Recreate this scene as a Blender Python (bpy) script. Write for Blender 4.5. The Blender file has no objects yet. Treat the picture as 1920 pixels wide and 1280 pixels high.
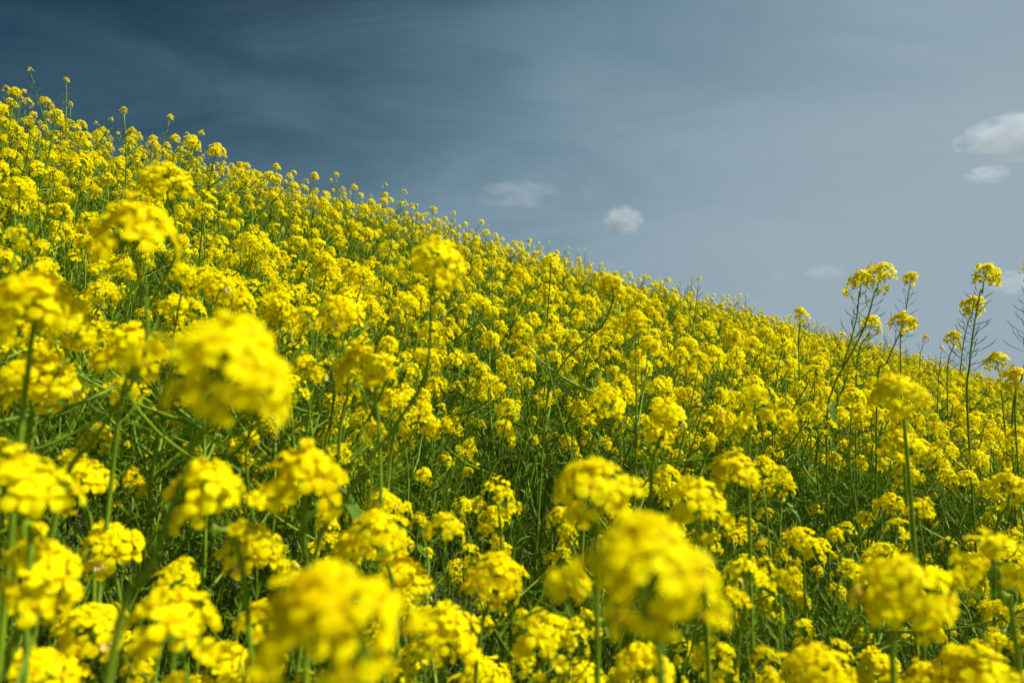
import bpy, math, random
import numpy as np
from mathutils import Vector, Matrix, Quaternion, Euler, noise as mnoise

R = math.radians
scene = bpy.context.scene
col = scene.collection

# ------------------------------------------------------------------ camera
CZ = 1.12                                    # eye height above the slope under the photographer
PITCH = math.atan(160.0 / 1280.0)
cam_d = bpy.data.cameras.new('camera')
cam_d.sensor_width = 36.0
cam_d.lens = 24.0
cam_d.clip_start = 0.02
cam_d.clip_end = 20000
cam_d.dof.use_dof = True
cam_d.dof.focus_distance = 2.3
cam_d.dof.aperture_fstop = 3.9
cam_d.dof.aperture_blades = 9
cam = bpy.data.objects.new('camera', cam_d)
cam.location = (0, 0, CZ)
cam.rotation_euler = (math.pi / 2 + PITCH, 0, 0)
col.objects.link(cam)
scene.camera = cam
CAM_M = Matrix.Translation((0, 0, CZ)) @ Matrix.Rotation(math.pi / 2 + PITCH, 4, 'X')
CAM_I = CAM_M.inverted()


def at(px, py, z):
    """point of the place seen at photo pixel px, py at depth z"""
    return CAM_M @ Vector(((px - 960) / 1280 * z, (640 - py) / 1280 * z, -z))


def pix(p):
    c = CAM_I @ Vector(p)
    z = -c.z
    if z < 0.03:
        return None
    return (960 + c.x / z * 1280, 640 - c.y / z * 1280, z)


# ------------------------------------------------------------------ sky and sun
SUN_AZ, SUN_EL = R(98), R(52)                # azimuth measured from the view direction towards the right
SUN_DIR = Vector((math.sin(SUN_AZ) * math.cos(SUN_EL), math.cos(SUN_AZ) * math.cos(SUN_EL), math.sin(SUN_EL)))
world = bpy.data.worlds.new('World')
scene.world = world
world.use_nodes = True
nt = world.node_tree
nt.nodes.clear()
N = nt.nodes.new
L = nt.links.new


def wmath(op, a=None, b=None, clamp=False):
    n = N('ShaderNodeMath'); n.operation = op; n.use_clamp = clamp
    for i, v in enumerate((a, b)):
        if v is None:
            continue
        if isinstance(v, (int, float)):
            n.inputs[i].default_value = v
        else:
            L(v, n.inputs[i])
    return n.outputs[0]


def wrange(v, a, b, c, d, smooth=True):
    n = N('ShaderNodeMapRange')
    n.interpolation_type = 'SMOOTHSTEP' if smooth else 'LINEAR'
    L(v, n.inputs[0])
    for i, x in enumerate((a, b, c, d)):
        n.inputs[i + 1].default_value = x
    return n.outputs[0]


out = N('ShaderNodeOutputWorld')
bg = N('ShaderNodeBackground'); bg.inputs['Strength'].default_value = 0.05
sky = N('ShaderNodeTexSky'); sky.sky_type = 'NISHITA'; sky.sun_disc = False
sky.sun_elevation = SUN_EL; sky.sun_rotation = SUN_AZ
sky.altitude = 100; sky.air_density = 1.0; sky.dust_density = 0.6; sky.ozone_density = 2.0
tc = N('ShaderNodeTexCoord')
sep = N('ShaderNodeSeparateXYZ'); L(tc.outputs['Generated'], sep.inputs[0])
X, Y, Zc = sep.outputs
zc = wmath('MAXIMUM', Zc, 0.0)
zz = wmath('ADD', zc, 0.22)                 # a high thin layer of cloud, seen in perspective
cmb = N('ShaderNodeCombineXYZ')
L(wmath('DIVIDE', X, zz), cmb.inputs[0]); L(wmath('DIVIDE', Y, zz), cmb.inputs[1])
mp = N('ShaderNodeMapping'); mp.inputs['Rotation'].default_value = (0, 0, R(62)); mp.inputs['Scale'].default_value = (0.6, 1.5, 1)
L(cmb.outputs[0], mp.inputs[0])
n1 = N('ShaderNodeTexNoise'); n1.inputs['Scale'].default_value = 2.6; n1.inputs['Detail'].default_value = 9
n1.inputs['Roughness'].default_value = 0.56; n1.inputs['Distortion'].default_value = 0.9
L(mp.outputs[0], n1.inputs['Vector'])
n2 = N('ShaderNodeTexNoise'); n2.inputs['Scale'].default_value = 0.55; n2.inputs['Detail'].default_value = 4
L(cmb.outputs[0], n2.inputs['Vector'])
dotn = N('ShaderNodeVectorMath'); dotn.operation = 'DOT_PRODUCT'
L(tc.outputs['Generated'], dotn.inputs[0]); dotn.inputs[1].default_value = SUN_DIR
streak = wmath('SUBTRACT', wrange(n1.outputs['Fac'], 0.30, 0.72, 0.0, 1.0), 0.45)
broad = wmath('SUBTRACT', wrange(n2.outputs['Fac'], 0.30, 0.70, 0.0, 1.0), 0.5)
low = wmath('SUBTRACT', 1.0, wmath('DIVIDE', zc, 0.6))             # the veil is seen through more air near the horizon
amt = wmath('ADD', wmath('MULTIPLY', dotn.outputs['Value'], 1.20), -0.20)   # and scatters more light towards the sun
amt = wmath('ADD', amt, wmath('MULTIPLY', wmath('MAXIMUM', low, -0.4), 1.18))
amt = wmath('ADD', amt, wmath('MULTIPLY', streak, 0.12))
amt = wmath('ADD', amt, wmath('MULTIPLY', broad, 0.12))
veil = wrange(amt, -0.12, 1.05, 0.0, 1.0)
skyk = N('ShaderNodeMix'); skyk.data_type = 'RGBA'; skyk.blend_type = 'MULTIPLY'
skyk.inputs['Factor'].default_value = 1.0
L(sky.outputs[0], skyk.inputs['A']); skyk.inputs['B'].default_value = (0.075, 0.20, 0.24, 1)
mixs = N('ShaderNodeMix'); mixs.data_type = 'RGBA'
L(veil, mixs.inputs['Factor']); L(skyk.outputs['Result'], mixs.inputs['A'])
vcol = N('ShaderNodeMix'); vcol.data_type = 'RGBA'            # thin veil lets blue through, thick veil is white
L(veil, vcol.inputs['Factor']); vcol.inputs['A'].default_value = (3.2, 6.0, 7.5, 1); vcol.inputs['B'].default_value = (3.9, 5.0, 5.75, 1)
L(vcol.outputs['Result'], mixs.inputs['B'])
L(mixs.outputs['Result'], bg.inputs['Color'])
L(bg.outputs[0], out.inputs['Surface'])

sun_d = bpy.data.lights.new('sun', 'SUN')
sun_d.energy = 5.0
sun_d.angle = R(0.5)
sun_d.color = (1.0, 0.965, 0.90)
sun = bpy.data.objects.new('sun', sun_d)
sun.rotation_euler = SUN_DIR.to_track_quat('Z', 'Y').to_euler()
sun.location = (30, 10, 40)
col.objects.link(sun)

scene.view_settings.view_transform = 'Standard'
scene.view_settings.look = 'None'
scene.view_settings.exposure = 0.72
scene.view_settings.gamma = 1.0
scene.view_settings.use_curve_mapping = False
scene.render.engine = 'CYCLES'
scene.cycles.max_bounces = 5
scene.cycles.diffuse_bounces = 3
scene.cycles.glossy_bounces = 2
scene.cycles.transmission_bounces = 4
scene.cycles.volume_bounces = 1
scene.cycles.volume_step_rate = 2.0
scene.cycles.volume_max_steps = 64
scene.cycles.transparent_max_bounces = 8
scene.cycles.use_denoising = True
scene.cycles.use_adaptive_sampling = True
scene.cycles.adaptive_threshold = 0.05
scene.cycles.adaptive_min_samples = 32

# ------------------------------------------------------------------ materials
def new_mat(name):
    m = bpy.data.materials.new(name); m.use_nodes = True
    t = m.node_tree
    for n in list(t.nodes):
        t.nodes.remove(n)
    return m, t


def leafy(name, ramp, trans, transcol, rough=0.55, nscale=40.0, attr=None, spec=0.3):
    """thin plant tissue: colour varies in space, part of the light passes through"""
    m, t = new_mat(name)
    o = t.nodes.new('ShaderNodeOutputMaterial')
    g = t.nodes.new('ShaderNodeNewGeometry')
    n = t.nodes.new('ShaderNodeTexNoise'); n.inputs['Scale'].default_value = nscale; n.inputs['Detail'].default_value = 2
    t.links.new(g.outputs['Position'], n.inputs['Vector'])
    r = t.nodes.new('ShaderNodeValToRGB')
    els = r.color_ramp.elements
    els[0].position, els[0].color = ramp[0][0], (*ramp[0][1], 1)
    els[1].position, els[1].color = ramp[-1][0], (*ramp[-1][1], 1)
    for p, c in ramp[1:-1]:
        e = els.new(p); e.color = (*c, 1)
    n2_ = t.nodes.new('ShaderNodeTexNoise'); n2_.inputs['Scale'].default_value = 9.0; n2_.inputs['Detail'].default_value = 1
    t.links.new(g.outputs['Position'], n2_.inputs['Vector'])
    av = t.nodes.new('ShaderNodeMath'); av.operation = 'MULTIPLY_ADD'
    t.links.new(n2_.outputs['Fac'], av.inputs[0]); av.inputs[1].default_value = 0.8
    sb = t.nodes.new('ShaderNodeMath'); sb.operation = 'SUBTRACT'; sb.inputs[1].default_value = 0.4
    t.links.new(n.outputs['Fac'], sb.inputs[0]); t.links.new(sb.outputs[0], av.inputs[2])
    t.links.new(av.outputs[0], r.inputs['Fac'])
    colr = r.outputs['Color']
    if attr:
        a = t.nodes.new('ShaderNodeAttribute'); a.attribute_name = attr[0]
        mx = t.nodes.new('ShaderNodeMix'); mx.data_type = 'RGBA'
        mr = t.nodes.new('ShaderNodeMapRange')
        t.links.new(a.outputs['Fac'], mr.inputs[0])
        mr.inputs[1].default_value = 0.0; mr.inputs[2].default_value = 0.55
        mr.inputs[3].default_value = attr[2]; mr.inputs[4].default_value = 0.0
        t.links.new(mr.outputs[0], mx.inputs['Factor'])
        t.links.new(colr, mx.inputs['A']); mx.inputs['B'].default_value = (*attr[1], 1)
        colr = mx.outputs['Result']
    p = t.nodes.new('ShaderNodeBsdfPrincipled')
    p.inputs['Roughness'].default_value = rough
    p.inputs['Specular IOR Level'].default_value = spec
    t.links.new(colr, p.inputs['Base Color'])
    if trans > 0:
        tr = t.nodes.new('ShaderNodeBsdfTranslucent')
        mt = t.nodes.new('ShaderNodeMix'); mt.data_type = 'RGBA'; mt.blend_type = 'MULTIPLY'
        mt.inputs['Factor'].default_value = 1.0
        t.links.new(colr, mt.inputs['A']); mt.inputs['B'].default_value = (*transcol, 1)
        t.links.new(mt.outputs['Result'], tr.inputs['Color'])
        ms = t.nodes.new('ShaderNodeMixShader'); ms.inputs[0].default_value = trans
        t.links.new(p.outputs[0], ms.inputs[1]); t.links.new(tr.outputs[0], ms.inputs[2])
        t.links.new(ms.outputs[0], o.inputs['Surface'])
    else:
        t.links.new(p.outputs[0], o.inputs['Surface'])
    return m


M_PETAL = leafy('yellow_petal', [(0.30, (0.84, 0.68, 0.0)), (0.5, (0.88, 0.77, 0.0)), (0.72, (0.91, 0.83, 0.002))],
                0.50, (1.0, 1.0, 0.3), rough=0.65, nscale=55, attr=('pr', (0.80, 0.57, 0.0), 0.6), spec=0.03)
M_STAMEN = leafy('golden_stamen', [(0.3, (0.68, 0.44, 0.003)), (0.7, (0.80, 0.58, 0.005))], 0.2, (1, 1, 1), nscale=80, spec=0.05)
M_BUD = leafy('green_gold_bud', [(0.3, (0.48, 0.46, 0.01)), (0.7, (0.70, 0.56, 0.008))], 0.2, (1, 1, 1), nscale=120, spec=0.1)
M_FADED = leafy('faded_petal', [(0.3, (0.74, 0.58, 0.16)), (0.7, (0.82, 0.70, 0.36))], 0.3, (1, 1, 1), nscale=60, spec=0.1)
M_STEM = leafy('green_stem', [(0.25, (0.10, 0.175, 0.006)), (0.5, (0.145, 0.24, 0.009)), (0.8, (0.20, 0.305, 0.022))], 0.0, (1, 1, 1), rough=0.55, nscale=14, spec=0.2)
M_POD = leafy('green_pod', [(0.25, (0.115, 0.205, 0.003)), (0.55, (0.17, 0.28, 0.004)), (0.8, (0.23, 0.33, 0.009))], 0.2, (1, 1, 0.4), rough=0.55, nscale=20, spec=0.15)
M_LEAF = leafy('green_leaf', [(0.25, (0.055, 0.12, 0.010)), (0.55, (0.085, 0.17, 0.014)), (0.8, (0.13, 0.22, 0.03))], 0.3, (1, 1.1, 0.4), rough=0.6, nscale=9, spec=0.15)
MATS = [M_PETAL, M_STAMEN, M_BUD, M_FADED, M_STEM, M_POD, M_LEAF]
PETAL, STAMEN, BUD, FADED, STEM, POD, LEAF = range(7)

# ------------------------------------------------------------------ the embankment
VA = R(47)                                        # the crest runs away to the right of the view
VD = Vector((math.sin(VA), math.cos(VA), 0))
UD = Vector((-math.cos(VA), math.sin(VA), 0))     # up the slope
PLANT_H = 0.80
PROF = [(-400, -5.2), (-40, -5.2), (-16, -4.9), (-9, -3.75), (-5, -2.10), (-3, -1.27), (-1.5, -0.73), (-0.6, -0.46), (0, -0.30), (0.6, -0.09), (1.2, 0.13),
        (2, 0.47), (3, 0.95), (3.5, 1.19), (3.9, 1.36), (4.4, 1.47), (5.2, 1.52), (8, 1.50), (14, 1.48), (400, 1.3)]
_pu = np.array([p[0] for p in PROF]); _pz = np.array([p[1] for p in PROF])


def canopy(x, y):
    """height of the flower tops"""
    u = x * UD.x + y * UD.y
    v = x * VD.x + y * VD.y
    return CZ + float(np.interp(u, _pu, _pz)) + (0.105 - 0.030 * min(26.0, max(-3.0, v))) * min(1.0, max(0.0, u / 3.8))


def ground_z(x, y):
    u = x * UD.x + y * UD.y
    v = x * VD.x + y * VD.y
    d = math.hypot(x, y)
    w = mnoise.noise((x * 0.55, y * 0.55, 3.1)) * 0.05 if d < 60 else 0.0
    far = min(1.0, max(0.0, (abs(v) - 60) / 200))
    z = canopy(x, y) - PLANT_H
    return z * (1 - far) + (CZ - 5.2 - PLANT_H) * far + w


def add_mesh_object(name, verts, faces, mats, midx=None, smooth=True, parent=None):
    me = bpy.data.meshes.new(name)
    me.from_pydata(verts, [], faces)
    for m in mats:
        me.materials.append(m)
    if midx is not None:
        me.polygons.foreach_set('material_index', np.asarray(midx, dtype=np.int32))
    if smooth:
        me.polygons.foreach_set('use_smooth', np.ones(len(faces), dtype=bool))
    me.update()
    o = bpy.data.objects.new(name, me)
    col.objects.link(o)
    if parent:
        o.parent = parent
    return o


def soil_material():
    m, t = new_mat('soil')
    o = t.nodes.new('ShaderNodeOutputMaterial'); p = t.nodes.new('ShaderNodeBsdfPrincipled')
    g = t.nodes.new('ShaderNodeNewGeometry')
    n = t.nodes.new('ShaderNodeTexNoise'); n.inputs['Scale'].default_value = 6; n.inputs['Detail'].default_value = 10; n.inputs['Roughness'].default_value = 0.7
    t.links.new(g.outputs['Position'], n.inputs['Vector'])
    r = t.nodes.new('ShaderNodeValToRGB')
    r.color_ramp.elements[0].position = 0.35; r.color_ramp.elements[0].color = (0.030, 0.042, 0.014, 1)
    r.color_ramp.elements[1].position = 0.7; r.color_ramp.elements[1].color = (0.075, 0.075, 0.035, 1)
    t.links.new(n.outputs['Fac'], r.inputs['Fac']); t.links.new(r.outputs['Color'], p.inputs['Base Color'])
    b = t.nodes.new('ShaderNodeBump'); b.inputs['Strength'].default_value = 0.6; b.inputs['Distance'].default_value = 0.03
    t.links.new(n.outputs['Fac'], b.inputs['Height']); t.links.new(b.outputs[0], p.inputs['Normal'])
    p.inputs['Roughness'].default_value = 0.9
    t.links.new(p.outputs[0], o.inputs['Surface'])
    return m


us = sorted(set([-3000, -1200, -400, -150, -80, -40, -28, -20] + list(np.arange(-16, 10.01, 0.25)) + [12, 14, 20, 40, 100, 400, 1200, 3000]))
vs = sorted(set([-3000, -1000, -400, -200, -100, -60, -40, -20, -12] + list(np.arange(-8, 30.01, 0.35)) + [34, 40, 50, 60, 90, 140, 200, 280, 400, 1000, 3000]))
gv, gf = [], []
for u in us:
    for v in vs:
        p = UD * float(u) + VD * float(v)
        gv.append((p.x, p.y, ground_z(p.x, p.y)))
nv = len(vs)
for i in range(len(us) - 1):
    for j in range(nv - 1):
        gf.append((i * nv + j, (i + 1) * nv + j, (i + 1) * nv + j + 1, i * nv + j + 1)[::-1])
ground = add_mesh_object('ground', gv, gf, [soil_material()])
ground['kind'] = 'structure'
ground['label'] = 'dark soil of the embankment slope under the flowering plants'

# ------------------------------------------------------------------ geometry of a rapeseed plant
class MB:
    def __init__(self):
        self.v, self.f, self.m, self.a = [], [], [], []

    def tube(self, pts, rad, sides, mat, cap=True):
        base = len(self.v)
        up = Vector((0.31, 0.87, 0.38))
        n = len(pts)
        for i, p in enumerate(pts):
            d = (pts[min(i + 1, n - 1)] - pts[max(i - 1, 0)]).normalized()
            s = d.cross(up).normalized(); w = s.cross(d)
            for k in range(sides):
                a = 2 * math.pi * k / sides
                self.v.append(p + (s * math.cos(a) + w * math.sin(a)) * rad[i]); self.a.append(1.0)
        for i in range(n - 1):
            for k in range(sides):
                k2 = (k + 1) % sides
                self.f.append((base + i * sides + k, base + i * sides + k2, base + (i + 1) * sides + k2, base + (i + 1) * sides + k)); self.m.append(mat)
        if cap:
            self.f.append(tuple(base + (n - 1) * sides + k for k in range(sides))); self.m.append(mat)

    def merge(self, t, mtx):
        base = len(self.v)
        self.v.extend(mtx @ p for p in t.v); self.a.extend(t.a)
        self.f.extend(tuple(i + base for i in f) for f in t.f); self.m.extend(t.m)

    def mesh(self, name):
        me = bpy.data.meshes.new(name)
        used = sorted(set(self.m)); re = {k: i for i, k in enumerate(used)}
        me.from_pydata([tuple(p) for p in self.v], [], self.f)
        for k in used:
            me.materials.append(MATS[k])
        me.polygons.foreach_set('material_index', np.array([re[k] for k in self.m], dtype=np.int32))
        me.polygons.foreach_set('use_smooth', np.ones(len(self.f), dtype=bool))
        at_ = me.attributes.new('pr', 'FLOAT', 'POINT')
        at_.data.foreach_set('value', np.array(self.a, dtype=np.float32))
        me.update()
        return me


def petal_into(mb, rng, ang, cup, curl, hi, mat=PETAL):
    """one obovate petal of unit length, its claw at the flower's centre"""
    if hi:
        rows = [(0.10, 0.07, 0), (0.40, 0.26, 0), (0.72, 0.43, 0), (0.97, 0.27, 0)]
    else:
        rows = [(0.12, 0.10, 0), (0.62, 0.43, 0), (0.98, 0.28, 0)]
    ca, sa = math.cos(ang), math.sin(ang)
    base = len(mb.v)
    tw = rng.uniform(-0.25, 0.25)
    for i, (r, w, _) in enumerate(rows):
        for s in (-1, 0, 1):
            rr = r + (0.05 if s == 0 and i == len(rows) - 1 else 0) - (0.03 if s else 0)
            y = s * w
            z = cup * math.sin(min(1, r * 1.35) * math.pi / 2) - curl * max(0, r - 0.45) ** 2 * 2.2 + (abs(s) * 0.07 * r) + tw * y * r + rng.uniform(-0.035, 0.035)
            mb.v.append(Vector((ca * rr - sa * y, sa * rr + ca * y, z))); mb.a.append(r)
    for i in range(len(rows) - 1):
        for c in (0, 1):
            a = base + i * 3 + c
            mb.f.append((a, a + 3, a + 4, a + 1)); mb.m.append(mat)


def make_flower(rng, hi=True, closed=0.0, faded=False):
    mb = MB()
    cup = 0.28 + closed * 0.75 + rng.uniform(-0.08, 0.10)
    curl = 0.35 * (1 - closed) + rng.uniform(-0.1, 0.25)
    a0 = rng.uniform(0, 1.5)
    for k in range(4):
        pm = MB()
        petal_into(pm, rng, 0, cup + rng.uniform(-0.1, 0.1), curl + rng.uniform(-0.15, 0.15), hi, FADED if faded else PETAL)
        sx = 1.0 - 0.5 * closed
        mb.merge(pm, Matrix.Rotation(a0 + k * math.pi / 2 + rng.uniform(-0.18, 0.18), 4, 'Z') @ Matrix.Diagonal((sx, 1 - 0.25 * closed, 1, 1)))
    if hi:                                       # stamens round the pistil
        b = len(mb.v)
        for p in ((0.14, 0, 0.14), (0, 0.14, 0.14), (-0.14, 0, 0.14), (0, -0.14, 0.14)):
            mb.v.append(Vector(p)); mb.a.append(0.0)
        mb.v.append(Vector((0, 0, -0.04))); mb.v.append(Vector((0, 0, 0.46))); mb.a += [0.0, 0.0]
        for k in range(4):
            mb.f.append((b + k, b + (k + 1) % 4, b + 5)); mb.m.append(STAMEN)
            mb.f.append((b + (k + 1) % 4, b + k, b + 4)); mb.m.append(STAMEN)
    return mb


def bud_template():
    mb = MB()
    rings = [(0, 0.0), (0.25, 0.75), (0.65, 0.9), (1.0, 0.25)]
    for z, r in rings:
        for k in range(5):
            a = k * 2 * math.pi / 5
            mb.v.append(Vector((math.cos(a) * r * 0.45, math.sin(a) * r * 0.45, z))); mb.a.append(1)
    for i in range(3):
        for k in range(5):
            k2 = (k + 1) % 5
            mb.f.append((i * 5 + k, i * 5 + k2, i * 5 + 5 + k2, i * 5 + 5 + k)); mb.m.append(BUD)
    mb.f.append(tuple(range(15, 20))); mb.m.append(BUD)
    return mb


rng0 = random.Random(11)
BUD_T = bud_template()
FL_HI = [make_flower(rng0, True) for _ in range(5)] + [make_flower(rng0, True, closed=0.7) for _ in range(2)] + [make_flower(rng0, True, closed=0.95, faded=True)]
FL_LO = [make_flower(rng0, False) for _ in range(5)] + [make_flower(rng0, False, closed=0.7) for _ in range(2)] + [make_flower(rng0, False, closed=0.95, faded=True)]
FL_MESH = [f.mesh('flower') for f in FL_HI]


def to_dir(d):
    return Vector(d).to_track_quat('Z', 'Y').to_matrix().to_4x4()


HEAD_D = 0.070                                   # nominal width of a flower head in metres


def make_head(rng, n=30, loose=0.0, full=False, buds=9):
    """a domed raceme: (frame geometry with rachis, pedicels and buds; list of flower kinds and matrices)"""
    fr = MB(); fl = []
    rach = [Vector((0, 0, -0.048)), Vector((rng.uniform(-.002, .002), rng.uniform(-.002, .002), -0.018)), Vector((0, 0, 0.006))]
    fr.tube(rach, [0.0017, 0.0013, 0.0008], 4, STEM)
    az = rng.uniform(0, 6.28)
    gap = rng.uniform(0, 6.28)                   # a side where flowers have dropped or not opened
    for i in range(n):
        t = (i + 0.5) / n
        az += 2.39996 + rng.uniform(-0.45, 0.45)
        if not full and t < 0.6 and math.cos(az - gap) > 0.88 and rng.random() < 0.7:
            continue
        zb = (-0.026 + 0.024 * t) if full else (-0.018 + 0.016 * t) + rng.uniform(-.002, .002)
        el = R(-6) + R(84) * t ** 1.2 + rng.uniform(-0.30, 0.30) - loose * 0.35 * (1 - t)
        ln = (0.0275 - 0.0125 * t) * rng.uniform(0.72, 1.22) * (1 + 0.2 * loose * (1 - t))
        d = Vector((math.cos(az) * math.cos(el), math.sin(az) * math.cos(el), math.sin(el)))
        p0 = Vector((0, 0, zb)); p1 = p0 + d * ln + Vector((0, 0, 0.002 * (1 - t)))
        fr.tube([p0, (p0 + p1) / 2 - Vector((0, 0, 0.0012)), p1], [0.0006, 0.0005, 0.0006], 3, STEM, cap=False)
        nd = (d + Vector((0, 0, 0.30 + 0.15 * (1 - t))) + Vector((rng.uniform(-.5, .5), rng.uniform(-.5, .5), rng.uniform(-.35, .35)))).normalized()
        k = rng.randrange(5)
        q = rng.random()
        if t < 0.25 and q < 0.25:
            k = 5 + rng.randrange(2)
        if t < 0.10 and q > 0.90:
            k = 7
        if t > 0.85 and q < 0.4:
            k = 5
        s = (0.0142 if full else 0.0120) * rng.uniform(0.80, 1.12) * (1 - 0.25 * t * t) * (0.7 if k == 7 else 1)
        fl.append((k, Matrix.Translation(p1) @ to_dir(nd) @ Matrix.Rotation(rng.uniform(0, 6.28), 4, 'Z') @ Matrix.Diagonal((s, s, s, 1))))
    for i in range(buds):
        a = rng.uniform(0, 6.28); e = rng.uniform(0.6 if buds < 12 else 0.1, 1.5); s = rng.uniform(0.0042, 0.0062)
        d = Vector((math.cos(a) * math.cos(e), math.sin(a) * math.cos(e), math.sin(e)))
        fr.merge(BUD_T, Matrix.Translation(Vector((0, 0, 0.0)) + d * rng.uniform(0.004, 0.010)) @ to_dir(d) @ Matrix.Diagonal((s, s, s, 1)))
    return fr, fl


def merged_head(h, flowers):
    mb = MB(); mb.merge(h[0], Matrix.Identity(4))
    for k, m in h[1]:
        mb.merge(flowers[k], m)
    return mb


HEADS = [make_head(rng0, rng0.randint(24, 31), loose=rng0.uniform(0, 0.7)) for _ in range(7)]
HEADS += [make_head(rng0, rng0.randint(14, 18), loose=rng0.uniform(0.6, 1.4)) for _ in range(3)]
HEADS += [make_head(rng0, n_, loose=0.35, full=True) for n_ in (26, 29, 28, 33)]
HEADS += [make_head(rng0, n_, loose=0.9, buds=26) for n_ in (8, 11)]
HEAD_FRAME_MESH = [h[0].mesh('flower_head') for h in HEADS]
HEAD_FULL = [merged_head(h, FL_HI) for h in HEADS]
HEAD_FULL_MESH = [h.mesh('flower_head') for h in HEAD_FULL]
HEAD_LO = [merged_head(h, FL_LO) for h in HEADS]


def smooth_path(ctrl, n):
    """Catmull-Rom through the control points"""
    c = [ctrl[0] * 2 - ctrl[1]] + list(ctrl) + [ctrl[-1] * 2 - ctrl[-2]]
    out_ = []
    for i in range(1, len(c) - 2):
        for k in range(n):
            t = k / n
            a, b, d, e = c[i - 1], c[i], c[i + 1], c[i + 2]
            out_.append(0.5 * ((2 * b) + (d - a) * t + (2 * a - 5 * b + 4 * d - e) * t * t + (3 * b - a - 3 * d + e) * t ** 3))
    out_.append(ctrl[-1].copy())
    return out_


def pod_into(mb, rng, p, d_axis, az, scale=1.0, el=None, thick=1.0):
    """a slender seed pod on its stalk, bowed upwards"""
    ax = d_axis.normalized()
    s = ax.orthogonal().normalized(); w = ax.cross(s)
    rad = s * math.cos(az) + w * math.sin(az)
    e = rng.uniform(0.45, 0.85) if el is None else el
    d1 = (rad * math.cos(e * 0.55) + ax * math.sin(e * 0.55)).normalized()
    d2 = (rad * math.cos(e) + ax * math.sin(e)).normalized()
    d3 = (rad * math.cos(e + 0.3) + ax * math.sin(e + 0.3)).normalized()
    l1, l2 = 0.013 * scale * rng.uniform(.8, 1.2), 0.034 * scale * rng.uniform(0.75, 1.15)
    a = p + d1 * l1; b = a + d2 * l2 * 0.6; c = b + d3 * l2 * 0.4
    mb.tube([p, a, b, c], [0.0006 * thick, 0.0007 * thick, 0.0011 * thick, 0.0003 * thick], 3, POD, cap=False)


def pods_along(rng, path, length, count, mb, skip=0.03, scale=1.0, grow=True):
    """pods spaced down the stalk below the flowers, the lower ones longer"""
    acc, k = 0.0, 0
    az = rng.uniform(0, 6.28)
    step = (length - skip) / max(1, count)
    target = skip
    for i in range(len(path) - 1, 0, -1):
        seg = path[i - 1] - path[i]
        ln = seg.length
        while k < count and acc + ln >= target:
            p = path[i] + seg * ((target - acc) / max(1e-6, ln))
            az += 2.4 + rng.uniform(-.4, .4)
            g = (0.55 + 0.6 * k / max(1, count)) if grow else 1.0
            yield mb, p, -seg, az, scale * g
            k += 1
            target += step * rng.uniform(0.8, 1.2)
        acc += ln
        if k >= count:
            return


def leaf_into(mb, rng, p, az, ln, wd):
    d = Vector((math.cos(az), math.sin(az), 0)); s = Vector((-math.sin(az), math.cos(az), 0))
    base = len(mb.v)
    rise = rng.uniform(0.3, 0.9)
    for i, (t, w) in enumerate(((0, .12), (.3, .8), (.6, 1.0), (.85, .6), (1, .05))):
        c = p + d * ln * t + Vector((0, 0, ln * (rise * t - 0.9 * t * t)))
        for q in (-1, 0, 1):
            mb.v.append(c + s * (q * w * wd) + Vector((0, 0, abs(q) * w * wd * 0.35))); mb.a.append(1)
    for i in range(4):
        for c in (0, 1):
            a = base + i * 3 + c
            mb.f.append((a, a + 3, a + 4, a + 1)); mb.m.append(LEAF)


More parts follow.
